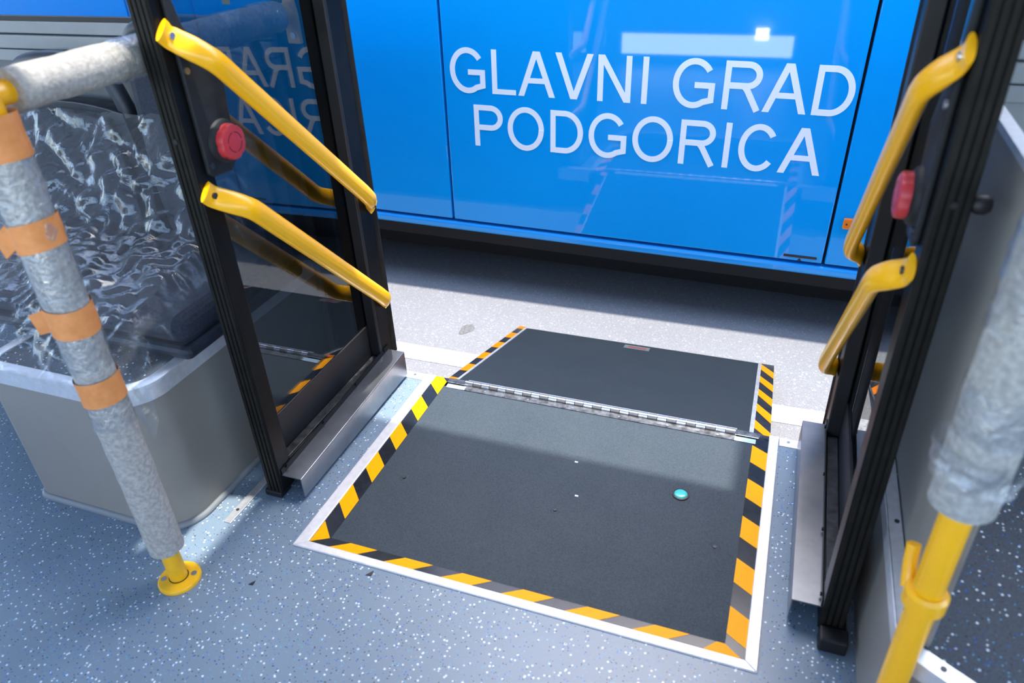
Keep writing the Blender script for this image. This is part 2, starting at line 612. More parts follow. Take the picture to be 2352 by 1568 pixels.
# header over the doorway
struct(add('wall_header', box(-0.235, 1.225, 0.44, 0.53, HEAD + 0.01, 2.25), M_walldark), 'panel above the doorway')
# opposite wall out of view, windows sized for light; ceiling with added sun hatch
wb = MB()
wb.box(-5, 5, -1.9, -1.8, 0.0, 0.85)
wb.box(-5, 5, -1.9, -1.8, 1.90, 2.25)
for i in range(8):
    xx = -4.95 + i * 1.41
    wb.box(xx, xx + 0.09, -1.9, -1.8, 0.85, 1.90)
struct(add('wall_back', wb, M_wallgrey), 'opposite side wall with large windows')
HX0, HX1, HY0, HY1 = -0.11, 0.06, -0.05, 0.25
cm = MB()
cm.box(-5, HX0, -1.9, 0.50, 2.25, 2.33)
cm.box(HX1, 5, -1.9, 0.50, 2.25, 2.33)
cm.box(HX0, HX1, -1.9, HY0, 2.25, 2.33)
cm.box(HX0, HX1, HY1, 0.50, 2.25, 2.33)
struct(add('ceiling', cm, M_ceiling), 'white bus ceiling with an added opening that lets sun onto the rail')

# ------------------------------------------------------------------ the other bus
bus = thing('city_bus', 'bright blue city bus parked alongside with white GLAVNI GRAD PODGORICA lettering', 'bus', (0.3, 1.63, ROAD))
BY = 1.63


def tumble(z):
    """side leans inwards above the belt line"""
    return BY + max(0.0, z - 0.95) ** 1.5 * 0.17


seams = [-4.6, -3.132, -1.728, -0.324, 1.080, 2.484, 3.888, 5.3]
for i in range(len(seams) - 1):
    x0, x1 = seams[i] + 0.0045, seams[i + 1] - 0.0045
    pm = MB().box(x0, x1, BY, BY + 0.035, 0.078, 1.0)
    add('side_panel', pm, M_blue, bus, bevel=0.004)
add('sill_strip', box(-4.6, 5.3, BY - 0.002, BY + 0.05, 0.030, 0.066), M_sill, bus, bevel=0.012, bseg=4)
add('body_core', box(-4.59, 5.29, BY + 0.037, 4.13, 0.07, 1.0), M_under, bus)
add('underframe_shade_block', MB().box(-4.5, 5.2, BY + 0.10, 3.9, -0.06, 0.068).box(-4.5, 5.2, BY + 0.30, 3.9, -0.21, -0.06), M_under, bus)  # lower block added to keep the road beneath the bus dark
# windows and roof
prof = [(tumble(1.003), 1.003), (tumble(1.4), 1.4), (tumble(1.8), 1.8), (tumble(2.0), 2.0)]
back = [(5.76 - y, z) for y, z in reversed(prof)]
add('window_band', MB().prism(prof + back, lambda y, z: (-4.6, y, z), lambda y, z: (5.3, y, z)), M_busglass, bus)
rp = [(tumble(2.0), 2.003), (tumble(2.0) + 0.02, 2.15), (tumble(2.0) + 0.10, 2.32), (tumble(2.0) + 0.25, 2.40)]
rb = [(5.76 - y, z) for y, z in reversed(rp)]
add('roof', MB().prism(rp + rb, lambda y, z: (-4.6, y, z), lambda y, z: (5.3, y, z)), M_blueown, bus)
for wx in (-3.6, 3.4):
    for wy in (BY + 0.06, 3.85):
        w = add('wheel', MB().disc((wx, wy, ROAD + 0.44), 0.44, 0.25, axis='y', seg=40, prof=[(0.40, 0), (0.44, 0.03), (0.44, 0.22), (0.40, 0.25)]), M_tyre, bus, smooth=True)
# amber side marker and jacking-point mark
mk = add('side_marker', box(1.114, 1.186, BY - 0.012, BY, 0.218, 0.256), M_marker, bus, bevel=0.004)
add('screw', MB().disc((1.125, BY - 0.0125, 0.237), 0.003, 0.002, axis='-y', seg=12), M_screwdark, mk)
add('jacking_mark', box(0.947, 1.057, BY - 0.0015, BY + 0.001, 0.091, 0.100), M_blackdecal, bus)
add('jacking_triangle', MB().prism([(0.994, 0.0795), (1.009, 0.0795), (1.0015, 0.0895)], lambda x, z: (x, BY - 0.0015, z), lambda x, z: (x, BY + 0.001, z)), M_blackdecal, bus)


# white lettering, drawn stroke by stroke
def strip(pts, w, closed=False):
    """outline quads of a stroked polyline (2-D) with mitred joints"""
    P = [Vector((p[0], p[1])) for p in pts]
    n = len(P)
    left, right = [], []
    for i in range(n):
        if closed:
            a, b, c = P[(i - 1) % n], P[i], P[(i + 1) % n]
        else:
            a, b, c = P[max(i - 1, 0)], P[i], P[min(i + 1, n - 1)]
        d1 = (b - a).normalized() if (b - a).length else (c - b).normalized()
        d2 = (c - b).normalized() if (c - b).length else d1
        n1, n2 = Vector((-d1.y, d1.x)), Vector((-d2.y, d2.x))
        mm = n1 + n2
        mm = mm.normalized() if mm.length > 1e-6 else n1
        k = w / 2 / max(0.35, mm.dot(n1))
        left.append(b + mm * k)
        right.append(b - mm * k)
    rng = range(n if closed else n - 1)
    return [(left[i], left[(i + 1) % n], right[(i + 1) % n], right[i]) for i in rng]


def arc(cx, cy, rx, ry, a0, a1, n=28):
    return [(cx + rx * math.cos(math.radians(a0 + (a1 - a0) * i / n)), cy + ry * math.sin(math.radians(a0 + (a1 - a0) * i / n))) for i in range(n + 1)]


def glyph(ch, w, h, t):
    """quads of a letter in a box w x h with stroke t"""
    q = []
    e = t / 2
    o = 0.02 * h                 # overshoot of round letters

    def bar(x0, y0, x1, y1):
        q.append((Vector((x0, y0)), Vector((x1, y0)), Vector((x1, y1)), Vector((x0, y1))))

    def diag(xa0, xa1, ya, xb0, xb1, yb):
        q.append((Vector((xa0, ya)), Vector((xa1, ya)), Vector((xb1, yb)), Vector((xb0, yb))))
    d = t * 1.12
    if ch == 'I':
        bar(0, 0, w, h)
    elif ch == 'L':
        bar(0, 0, t, h)
        bar(t, 0, w, t * 0.92)
    elif ch == 'N':
        bar(0, 0, t, h)
        bar(w - t, 0, w, h)
        diag(t * 0.0, t * 1.15, h, w - t * 1.15, w, 0)
    elif ch == 'A':
        c = w / 2
        diag(0, d, 0, c - d * 0.58, c + d * 0.42, h)
        diag(w - d, w, 0, c - d * 0.42, c + d * 0.58, h)
        bar(w * 0.20, h * 0.295, w * 0.80, h * 0.295 + t * 0.92)
    elif ch == 'V':
        c = w / 2
        diag(c - d * 0.55, c + d * 0.45, 0, 0, d, h)
        diag(c - d * 0.45, c + d * 0.55, 0, w - d, w, h)
    elif ch == 'O':
        q += strip(arc(w / 2, h / 2, w / 2 - e, h / 2 + o - e, 0, 360, 56)[:-1], t, True)
    elif ch == 'C':
        q += strip(arc(w / 2, h / 2, w / 2 - e, h / 2 + o - e, 35, 321, 50), t)
    elif ch == 'G':
        q += strip(arc(w / 2, h / 2, w / 2 - e, h / 2 + o - e, 36, 304, 46) + [(w - e, h * 0.17), (w - e, h * 0.48)], t)
        bar(w * 0.52, h * 0.41, w, h * 0.41 + t * 0.95)
    elif ch == 'D':
        bar(0, 0, t, h)
        rx = w * 0.56
        q += strip([(t, h - e)] + [(w - rx, h - e)] + arc(w - rx, h / 2, rx - e, h / 2 - e, 88, -88, 36) + [(w - rx, e), (t, e)], t)
    elif ch in 'PR':
        bar(0, 0, t, h)
        y0 = h * (0.40 if ch == 'P' else 0.44)
        ry = (h - y0) / 2
        ww = w if ch == 'P' else w * 0.93
        rx = min(ry * 1.05, ww * 0.5)
        q += strip([(t, h - e), (ww - rx, h - e)] + arc(ww - rx, y0 + ry, rx - e, ry - e, 88, -88, 26) + [(ww - rx, y0 + e), (t, y0 + e)], t)
        if ch == 'R':
            q += strip([(w * 0.50, y0 + e * 1.2), (w * 0.60, y0 - h * 0.02), (w * 0.72, h * 0.25), (w - d * 0.6, 0.0)], t)
    return q


CAP, STR = 0.152, 0.0192
LINE1 = (('G', -0.294, -0.158), ('L', -0.132, -0.042), ('A', -0.033, 0.103), ('V', 0.104, 0.238), ('N', 0.255, 0.370), ('I', 0.407, 0.426),
         ('G', 0.509, 0.645), ('R', 0.672, 0.797), ('A', 0.799, 0.933), ('D', 0.949, 1.064))
LINE2 = (('P', -0.209, -0.096), ('O', -0.077, 0.062), ('D', 0.087, 0.208), ('G', 0.229, 0.365), ('O', 0.386, 0.526), ('R', 0.549, 0.675),
         ('I', 0.697, 0.716), ('C', 0.744, 0.868), ('A', 0.877, 1.010))
for line, base in ((LINE1, 0.5835), (LINE2, 0.3890)):
    for ch, x0, x1 in line:
        g = MB()
        for k, qd in enumerate(glyph(ch, x1 - x0, CAP, STR)):
            f0, f1 = BY - 0.0012 - k * 0.00003, BY + 0.0008 - k * 0.00003
            a = [(x0 + p.x, f0, base + p.y) for p in qd]
            b = [(x0 + p.x, f1, base + p.y) for p in qd]
            g.add(a + b, [(0, 1, 2, 3), (7, 6, 5, 4), (0, 4, 5, 1), (1, 5, 6, 2), (2, 6, 7, 3), (3, 7, 4, 0)])
        lo = add('letter', g, M_white, bus)
        lo['label'] = 'white capital letter ' + ch
for (px0, px1, pz0, pz1) in ((-1.240, -1.205, 0.855, 0.882), (-1.180, -1.140, 0.878, 0.900)):
    add('reflective_mark', box(px0, px1, BY - 0.0012, BY + 0.001, pz0, pz1), M_yellowdirty, bus)
for k in range(4):
    add('vent_slot', box(-2.10 + k * 0.012, -2.02 - k * 0.012, BY - 0.0012, BY + 0.001, 0.892 - k * 0.012, 0.897 - k * 0.012), M_blackdecal, bus)
bus.rotation_euler = (0, 0.0165, 0)

# ------------------------------------------------------------------ access ramp in the doorway
rampo = thing('access_ramp', 'black fold-out wheelchair ramp with yellow and black hazard edging in the doorway', 'ramp', (0.5, 0.35, 0.0))
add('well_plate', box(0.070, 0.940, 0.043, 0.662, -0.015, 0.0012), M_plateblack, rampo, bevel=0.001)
# aluminium frame, mitred at the two front corners


def framebar(pts, name='frame_bar'):
    m_ = MB()
    n = len(pts)
    m_.prism(pts, lambda x, y: (x, y, -0.012), lambda x, y: (x, y, 0.0045))
    return add(name, m_, M_alu, rampo, bevel=0.002)


fb1 = framebar([(0.0, 0.0), (0.030, 0.020), (0.030, 0.700), (0.0, 0.700)])
fb2 = framebar([(0.0, 0.0), (1.0, 0.0), (0.976, 0.020), (0.030, 0.020)])
fb3 = framebar([(1.0, 0.0), (1.0, 0.700), (0.976, 0.700), (0.976, 0.020)])
for k in range(5):
    add('groove', box(0.9785 + k * 0.0036, 0.980 + k * 0.0036, 0.03, 0.695, 0.0042, 0.0054), M_alu_dull, fb3)


def clip_poly(poly, lo, hi, ax):
    def cut(p, lim, sgn):
        out = []
        for i in range(len(p)):
            a, b = p[i], p[(i + 1) % len(p)]
            da, db = sgn * (a[ax] - lim), sgn * (b[ax] - lim)
            if da >= 0:
                out.append(a)
            if da * db < 0:
                t = da / (da - db)
                out.append(tuple(a[j] + (b[j] - a[j]) * t for j in range(2)))
        return out
    return cut(cut(poly, lo, 1), hi, -1)


def tape(name, base_poly, stripes, fn_lo, fn_hi, fn_s, m_y, thick=True):
    b = add(name, MB().prism(base_poly, fn_lo, fn_hi), M_tapeblack, rampo)
    for s_ in stripes:
        if len(s_) >= 3:
            add('stripe', MB().prism(s_, fn_hi, fn_s), m_y, b)
    return b


zt = lambda z: (lambda x, y: (x, y, z))
st = []
for k in range(6):
    y = 0.022 + 0.1275 * k
    st.append(clip_poly([(0.030, y), (0.072, y - 0.044), (0.072, y + 0.020), (0.030, y + 0.064)], 0.02 + 0.0, 0.698, 1))
st[0] = [(0.031, 0.021), (0.0705, 0.043), (0.031, 0.086)]
tape('hazard_tape', [(0.030, 0.020), (0.072, 0.0445), (0.072, 0.698), (0.030, 0.698)], st, zt(-0.01), zt(0.0020), zt(0.0026), M_tapeyellow)
st = []
for k in range(7):
    x = 0.083 + 0.1362 * k
    if k < 6:
        st.append([(x, 0.0205), (x + 0.070, 0.0205), (x + 0.108, 0.0443), (x + 0.041, 0.0443)])
    else:
        st.append([(x, 0.0205), (0.970, 0.0205), (0.937, 0.0443), (x + 0.022, 0.0443)])
tape('hazard_tape', [(0.030, 0.0202), (0.976, 0.0202), (0.938, 0.0445), (0.072, 0.0445)], st, zt(-0.01), zt(0.0021), zt(0.0027), M_tapeyellow)
st = []
for k in range(5):
    y = 0.045 + 0.1285 * k
    st.append([(0.938, y + 0.024), (0.976, y), (0.976, y + 0.067), (0.938, y + 0.090)])
tape('hazard_tape', [(0.938, 0.0445), (0.976, 0.020), (0.976, 0.698), (0.938, 0.698)], st, zt(-0.01), zt(0.0020), zt(0.0026), M_tapeyellow)

# screws and the round reflector in the well plate
for (x, y) in ((0.14, 0.274), (0.528, 0.281), (0.89, 0.28)):
    sc = add('screw_dimple', MB().disc((x, y, 0.0010), 0.011, 0.0006, seg=20, prof=[(0.013, 0), (0.012, 0.0006), (0.005, 0.0002)]), M_plateblack, rampo, smooth=True)
    add('screw', MB().disc((x, y, 0.0012), 0.0038, 0.002, seg=14), M_screwdark, sc)
rf = add('reflector', MB().disc((0.795, 0.418, 0.0012), 0.018, 0.003, seg=32, prof=[(0.0195, 0), (0.0190, 0.0028), (0.0160, 0.0034)]), M_gasket, rampo, smooth=True)
rf['label'] = 'round black-rimmed teal reflector'
add('lens', MB().disc((0.795, 0.418, 0.0045), 0.0145, 0.003, seg=32, prof=[(0.0152, 0), (0.0135, 0.0018), (0.009, 0.0028)]), M_teal, rf, smooth=True)

# hinge: two leaves and alternating knuckles
hg = add('hinge', box(0.130, 0.895, 0.655, 0.676, 0.0010, 0.0035), M_zinc, rampo)
hg['label'] = 'long steel piano hinge'
add('hinge_leaf', MB().hexa([(0.130, 0.692, 0.000), (0.895, 0.692, 0.000), (0.895, 0.712, -0.006), (0.130, 0.712, -0.006)],
                            [(0.130, 0.692, 0.004), (0.895, 0.692, 0.004), (0.895, 0.712, -0.0015), (0.130, 0.712, -0.0015)]), M_alu_dull, hg)
nk = 30
kw = (0.893 - 0.131) / nk
kn = None
for i in range(nk):
    if i < 2:
        k0 = add('knuckle', MB().tube([(0.131 + i * kw + 0.0007, 0.685, 0.006), (0.131 + (i + 1) * kw - 0.0007, 0.685, 0.006)], 0.0088, 14), (M_knuckle, M_knuckle2)[i % 2], hg, smooth=True)
        if kn is None:
            kn = []
        kn.append(k0)
    else:
        dup(kn[i % 2], ((i - i % 2) * kw, 0, 0), hg)
for x in (0.2, 0.33, 0.46, 0.59, 0.72, 0.85):
    add('rivet', MB().disc((x, 0.663, 0.0034), 0.0035, 0.0016, seg=12), M_chrome, hg)
for x0, x1 in ((0.080, 0.138), (0.892, 0.945)):
    eb = add('hinge_end', box(x0, x1, 0.655, 0.672, 0.001, 0.004), M_paleblue, rampo, bevel=0.001)
    add('pivot_block', MB().hexa([(x0 - 0.006, 0.676, 0.0), (x1 + 0.008, 0.676, 0.0), (x1 + 0.018 * (x0 > .5), 0.700, 0.0), (x0 - 0.006, 0.700, 0.0)],
                                 [(x0 - 0.006, 0.676, 0.006), (x1 + 0.006, 0.676, 0.006), (x1 + 0.012 * (x0 > .5), 0.700, 0.004), (x0 - 0.006, 0.700, 0.004)]), M_zinc, eb, bevel=0.001)

# the deployed flap sloping down to the road
FS = 0.215 / 0.67
FY0, FY1 = 0.690, 1.388


def flapz(y):
    return -(y - 0.69) * FS


def fl(h):
    return lambda x, y: (x, y, flapz(y) + h)


def xl(y, a, b):
    return a + (b - a) * (y - 0.69) / 0.70


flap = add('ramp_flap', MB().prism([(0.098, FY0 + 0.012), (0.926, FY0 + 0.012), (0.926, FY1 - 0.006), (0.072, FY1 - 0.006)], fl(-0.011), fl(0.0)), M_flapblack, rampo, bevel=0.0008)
flap['label'] = 'deployed black flap sloping down onto the road'
add('edge_strip', MB().prism([(0.090, FY0), (0.098, FY0), (0.072, FY1), (0.063, FY1)], fl(-0.012), fl(0.0014)), M_alu_dull, flap)
add('edge_strip', MB().prism([(0.926, FY0), (0.937, FY0), (0.937, FY1), (0.926, FY1)], fl(-0.012), fl(0.0014)), M_alu_dull, flap)
add('edge_strip', MB().prism([(0.072, FY1 - 0.006), (0.926, FY1 - 0.006), (0.926, FY1), (0.072, FY1)], fl(-0.012), fl(0.0012)), M_alu_dull, flap)
tb = add('hazard_tape', MB().prism([(0.064, FY0 + 0.0), (0.090, FY0), (0.063, FY1 + 0.012), (0.037, FY1 + 0.012)], fl(-0.012), fl(0.0)), M_tapeblack, rampo)
for k in range(6):
    y0, y1 = 0.655 + 0.1412 * k, 0.655 + 0.1412 * k + 0.072
    y0 = max(y0, FY0)
    y1 = min(y1, FY1 + 0.012)
    add('stripe', MB().prism([(xl(y0, 0.064, 0.037), y0), (xl(y0, 0.090, 0.063), y0 + 0.004 * (y0 > 0.7)), (xl(y1, 0.090, 0.063), y1), (xl(y1, 0.064, 0.037), y1)], fl(0.0), fl(0.0006)), M_tapeorange, tb)
tb = add('hazard_tape', MB().prism([(0.937, FY0), (0.979, FY0 - 0.012), (0.979, FY1 - 0.002), (0.937, FY1)], fl(-0.012), fl(0.0)), M_tapeblack, rampo)
for k in range(5):
    y = 1.376 - 0.141 * k
    yb = max(y - 0.152, FY0 - 0.01)
    add('stripe', MB().prism([(0.937, y - 0.063), (0.979, yb), (0.979, y - 0.083), (0.937, y)], fl(0.0), fl(0.0006)), M_tapeflap, tb)
sk = add('sticker', MB().prism([(0.461, 1.322), (0.553, 1.322), (0.551, 1.364), (0.459, 1.364)], fl(0.0), fl(0.0007)), M_sticker, flap)
sk['label'] = 'small shiny clear sticker'
add('sticker_print', MB().prism([(0.475, 1.338), (0.540, 1.338), (0.540, 1.350), (0.475, 1.350)], fl(0.0006), fl(0.0010)), mat('sticker_red', (0.16, 0.02, 0.02), 0.4), sk)

# ------------------------------------------------------------------ door leaves
X0 = -0.106     # face of the left leaf towards the ramp


def door_leaf(name, label, mir):
    fn = (lambda x, y, z: (0.992 - x, y, z)) if mir else None

    def A(nm, mb, m_, par, **k):
        if mir:
            mb.mirror(fn)
        return add(nm, mb, m_, par, **k)
    base = (fn(-0.128, 0.41, 0.012) if mir else (-0.128, 0.41, 0.012))
    t = thing(name, label, 'door', base)
    p = A('inner_post', box(-0.150, X0, 0.1245, 0.172, 0.014, HEAD - 0.01), M_black, t, bevel=0.003)
    p['label'] = 'ribbed black inner post'
    for k in range(4):
        x = -0.148 + k * 0.0105
        A('rib', box(x, x + 0.0075, 0.1215, 0.1250, 0.018, HEAD - 0.01), M_rib, p, bevel=0.001)
    A('screw_hole', MB().disc((-0.128, 0.1214, 0.869), 0.005, 0.0012, axis='-y', seg=16), M_gasket, p)
    A('foot', box(-0.158, -0.110, 0.118, 0.160, 0.0, 0.018), M_gasket, t, bevel=0.004)
    A('outer_post', box(-0.150, X0, 0.640, 0.702, 0.055, HEAD - 0.01), M_black, t, bevel=0.003)
    A('inner_lip', box(-0.136, X0 + 0.002, 0.628, 0.640, 0.090, HEAD - 0.10), M_gasket, t, bevel=0.003)
    A('edge_seal', MB().tube([(-0.120, 0.712, 0.060), (-0.120, 0.712, HEAD - 0.01)], 0.018, 16, flat=[(1, 1)] * 2), M_rib, t, smooth=True)
    A('bottom_rail', box(-0.150, X0, 0.172, 0.640, 0.020, 0.086), M_black, t, bevel=0.002)
    A('bottom_ledge', box(-0.132, X0 - 0.003, 0.172, 0.628, 0.086, 0.090), M_ledge, t, bevel=0.001)
    A('lower_gasket', box(-0.1445, -0.1335, 0.172, 0.640, 0.086, 0.190), M_gasket, t, bevel=0.002)  # made taller to cover the hazard tape's mirror image in the glass
    A('top_rail', box(-0.150, X0, 0.172, 0.640, HEAD - 0.10, HEAD - 0.01), M_black, t)
    A('pane', box(-0.141, -0.137, 0.172, 0.640, 0.086, HEAD - 0.10), M_leafglass, t)['label'] = 'dark tinted glass pane'
    # bent sheet guard along the foot: top plate, side plate, flange
    ya, yb = 0.133, 0.672
    za, zb = 0.066, 0.090
    g = MB()
    th = 0.003
    g.hexa([(-0.106, ya, za - th), (-0.052, ya, za - th), (-0.052, yb, zb - th), (-0.106, yb, zb - th)], [(-0.106, ya, za), (-0.052, ya, za), (-0.052, yb, zb), (-0.106, yb, zb)])
    g.hexa([(-0.055, ya, 0.010), (-0.052, ya, 0.010), (-0.052, yb, 0.010), (-0.055, yb, 0.010)], [(-0.055, ya, za - th), (-0.052, ya, za - th), (-0.052, yb, zb - th), (-0.055, yb, zb - th)])
    g.hexa([(-0.104, yb - th, 0.030), (-0.052, yb - th, 0.012), (-0.052, yb, 0.012), (-0.104, yb, 0.030)], [(-0.104, yb - th, zb - th), (-0.052, yb - th, zb - th), (-0.052, yb, zb - th), (-0.104, yb, zb - th)])
    gd = A('foot_guard', g, M_guard, t, bevel=0.0008)
    gd['label'] = 'bent dark steel guard along the foot of the leaf'
    A('guard_flange', MB().hexa([(-0.1055, ya, za), (-0.1035, ya, za), (-0.1035, yb, zb), (-0.1055, yb, zb)], [(-0.1055, ya, za + 0.016), (-0.1035, ya, za + 0.016), (-0.1035, yb, zb + 0.016), (-0.1055, yb, zb + 0.016)]), M_black, gd)
    for k in range(4):
        y = ya + 0.02 + k * 0.165
        A('rivet', MB().disc((-0.1036, y, za + (zb - za) * (y - ya) / (yb - ya) + 0.010), 0.004, 0.003, axis='x', seg=12), M_black, gd)
    # handrails
    for (sy, sz, ey, ez, k1, k2) in ((0.142, 1.047, 0.690, 0.533, (0.186, 1.000), (0.612, 0.588)), (0.142, 0.764, 0.690, 0.246, (0.192, 0.722), (0.612, 0.302))):
        xr = -0.067 if mir else -0.056      # the right leaf's rails sit closer to the leaf
        a = Vector((xr, k1[0], k1[1]))
        b = Vector((xr, k2[0], k2[1]))
        path = [Vector((X0 + 0.006, sy - 0.012, sz + 0.010)), Vector((X0 + 0.008, sy + 0.004, sz - 0.006))]
        mid = path[1].lerp(a, 0.5)
        path += [mid, path[1].lerp(a, 0.85) + Vector((0, 0.002, -0.002)), a + (b - a) * 0.03]
        path += [a.lerp(b, q) for q in (0.12, 0.3, 0.5, 0.7, 0.9, 0.97)]
        e = Vector((X0 + 0.007, ey, ez))
        path += [b + Vector((-0.004, 0.016, -0.016)), b.lerp(e, 0.55) + Vector((-0.004, 0.008, -0.006)), e, e + Vector((0, 0.010, -0.010))]
        r = 0.0205
        n = len(path)
        flat = []
        for i in range(n):
            if i < 2 or i >= n - 2:
                flat.append((1.05, 0.30))
            elif i == 2 or i == n - 3:
                flat.append((1.10, 0.62))
            else:
                flat.append((1.05, 0.68))        # flat oval section
        # smooth resample
        pp, fl_ = [], []
        for i in range(n - 1):
            p0, p1, p2, p3 = path[max(i - 1, 0)], path[i], path[i + 1], path[min(i + 2, n - 1)]
            for q in (0, 0.33, 0.66):
                pp.append(0.5 * ((2 * p1) + (p2 - p0) * q + (2 * p0 - 5 * p1 + 4 * p2 - p3) * q * q + (3 * p1 - p0 - 3 * p2 + p3) * q ** 3))
                fl_.append(tuple(flat[i][j] * (1 - q) + flat[i + 1][j] * q for j in range(2)))
        pp.append(path[-1])
        fl_.append(flat[-1])
        hr = A('handrail', MB().tube(pp, r, 22, flat=fl_), M_yellow, t, smooth=True)
        hr['label'] = 'yellow slanting handrail'
        A('bolt', MB().disc((X0 + 0.011, sy + 0.001, sz - 0.002), 0.006, 0.005, axis='x', seg=16), M_chrome if sz > 0.9 else M_screwdark, hr)
        A('bolt', MB().disc((X0 + 0.011, ey + 0.003, ez - 0.004), 0.005, 0.004, axis='x', seg=16), M_screwdark, hr)
    # control panel with emergency knob
    poly = [(0.150, 1.90), (0.150, 0.80), (0.160, 0.792), (0.212, 0.788), (0.232, 0.806), (0.246, 0.945), (0.178, 1.055), (0.163, 1.12), (0.163, 1.90)]
    cp = A('control_panel', MB().prism(poly, lambda y, z: (X0 + 0.0005, y, z), lambda y, z: (X0 + 0.010, y, z)), M_panel, t, bevel=0.003)
    cp['label'] = 'charcoal panel carrying the emergency knob'
    bc = (0.207, 0.847)
    A('knob_collar', MB().disc((X0 + 0.010, bc[0], bc[1]), 0.036, 0.006, axis='x', seg=36, prof=[(0.042, 0), (0.040, 0.006), (0.033, 0.010)]), M_panel, cp, smooth=True)
    # scalloped red knob
    kv = MB()
    seg = 48
    prof2 = [(0.93, 0.010), (1.0, 0.014), (1.0, 0.030), (0.95, 0.034), (0.80, 0.036)]
    vv = []
    for (s_, h) in prof2:
        for k in range(seg):
            a_ = 2 * math.pi * k / seg
            rr = 0.0335 * s_ * (1 - 0.075 * max(0, math.cos(6 * a_)) ** 3)
            vv.append((X0 + h, bc[0] + rr * math.cos(a_), bc[1] + rr * math.sin(a_)))
    ff = []
    for i in range(len(prof2) - 1):
        for k in range(seg):
            ff.append((i * seg + k, i * seg + (k + 1) % seg, (i + 1) * seg + (k + 1) % seg, (i + 1) * seg + k))
    ff.append(tuple(range((len(prof2) - 1) * seg, len(prof2) * seg)))
    ff.append(tuple(reversed(range(seg))))
    kv.add(vv, ff)
    kb = A('emergency_knob', kv, M_red, cp, smooth=True)
    kb['label'] = 'scalloped red emergency knob'
    gm = MB()
    for j in range(4):
        a0 = math.radians(90 * j + 8)
        pts = [(bc[0] + 0.0185 * math.cos(a0 + math.radians(74) * i / 12), bc[1] + 0.0185 * math.sin(a0 + math.radians(74) * i / 12)) for i in range(13)]
        for qd in strip(pts, 0.0016):
            gm.add([(X0 + 0.0358, p_.x, p_.y) for p_ in qd] + [(X0 + 0.0364, p_.x, p_.y) for p_ in qd], [(0, 1, 2, 3), (7, 6, 5, 4), (0, 4, 5, 1), (1, 5, 6, 2), (2, 6, 7, 3), (3, 7, 4, 0)])
    A('knob_groove', gm, M_redline, cp)
    for (y, z) in ((0.158, 0.985), (0.158, 0.815)):
        A('panel_screw', MB().disc((X0 + 0.010, y, z), 0.006, 0.004, axis='x', seg=14), M_chrome if z > 0.9 else M_screwdark, cp)
    return t


leafL = door_leaf('door_leaf', 'open black-framed glass door leaf left of the ramp, in front of wrapped seats', False)
leafR = door_leaf('door_leaf', 'open black-framed glass door leaf right of the ramp, seen nearly edge-on', True)
add('latch_knob', MB().disc((1.142, 0.136, 0.868), 0.012, 0.022, axis='x', seg=18, prof=[(0.010, 0), (0.013, 0.006), (0.013, 0.016), (0.009, 0.022)]), M_gasket, leafR, smooth=True)
add('floor_bracket', box(1.100, 1.150, 0.085, 0.120, 0.0, 0.035), M_gasket, leafR, bevel=0.004)

# ------------------------------------------------------------------ seat box on the left
sb = thing('seat_box', 'grey seat box with rounded corner and aluminium top edge behind the left door leaf', 'pedestal', (-0.48, 0.27, 0))
BX0, BX1, BY0, BY1 = -0.700, -0.255, -0.052, 0.598


def rr_path(off, r, z=None):
    """near-left, near-right rounded footprint, open at the wall"""
    x0, x1, y0, y1 = BX0 - off, BX1 + off, BY0 - off, BY1
    pts = [(x0, y1)]
    rl = 0.03 + off
    rr = r + off
    pts += [(x0 + rl - rl * math.cos(a), y0 + rl - rl * math.sin(a)) for a in [math.radians(q) for q in range(0, 91, 15)]]
    pts += [(x1 - rr + rr * math.sin(a), y0 + rr - rr * math.cos(a)) for a in [math.radians(q) for q in range(0, 91, 6)]]
    pts += [(x1, y1)]
    return pts


add('body', MB().prism(rr_path(0, 0.085), lambda x, y: (x, y, 0.0), lambda x, y: (x, y, 0.372)), M_greybox, sb, smooth=True)
add('top_cover', MB().prism(rr_path(-0.010, 0.075), lambda x, y: (x, y, 0.372), lambda x, y: (x, y, 0.388)), M_floor_dark, sb)
tp = MB()
po, pi_ = rr_path(0.003, 0.085), rr_path(-0.024, 0.085)
n = len(po)
vv, ff = [], []
for (a, b) in zip(po, pi_):
    vv += [(a[0], a[1], 0.352), (a[0], a[1], 0.391), (a[0] * 0.7 + b[0] * 0.3, a[1] * 0.7 + b[1] * 0.3, 0.3935), (b[0], b[1], 0.3915), (b[0], b[1], 0.3885)]
for i in range(n - 1):
    for k in range(4):
        ff.append((i * 5 + k, (i + 1) * 5 + k, (i + 1) * 5 + k + 1, i * 5 + k + 1))
tp.add(vv, ff)
tro = add('edge_trim', tp, M_alu, sb, smooth=True)
for y in (0.13, 0.30, 0.47):
    add('screw', MB().disc((-0.266, y, 0.3915), 0.0035, 0.002, seg=12), M_screwdark, tro)
add('base_bead', MB().tube([(x, y, 0.004) for x, y in rr_path(0.001, 0.085)], 0.0095, 12), M_bead, sb, smooth=True)

# short aluminium strip on the floor under the left leaf
fs = tag(add('floor_strip', box(-0.199, -0.178, 0.011, 0.42, 0.0, 0.0035), M_alu_dull, bevel=0.001), 'short aluminium strip screwed to the floor beside the left door leaf', 'floor strip')
add('screw', MB().disc((-0.189, 0.052, 0.0034), 0.004, 0.0012, seg=12), M_screwdark, fs)


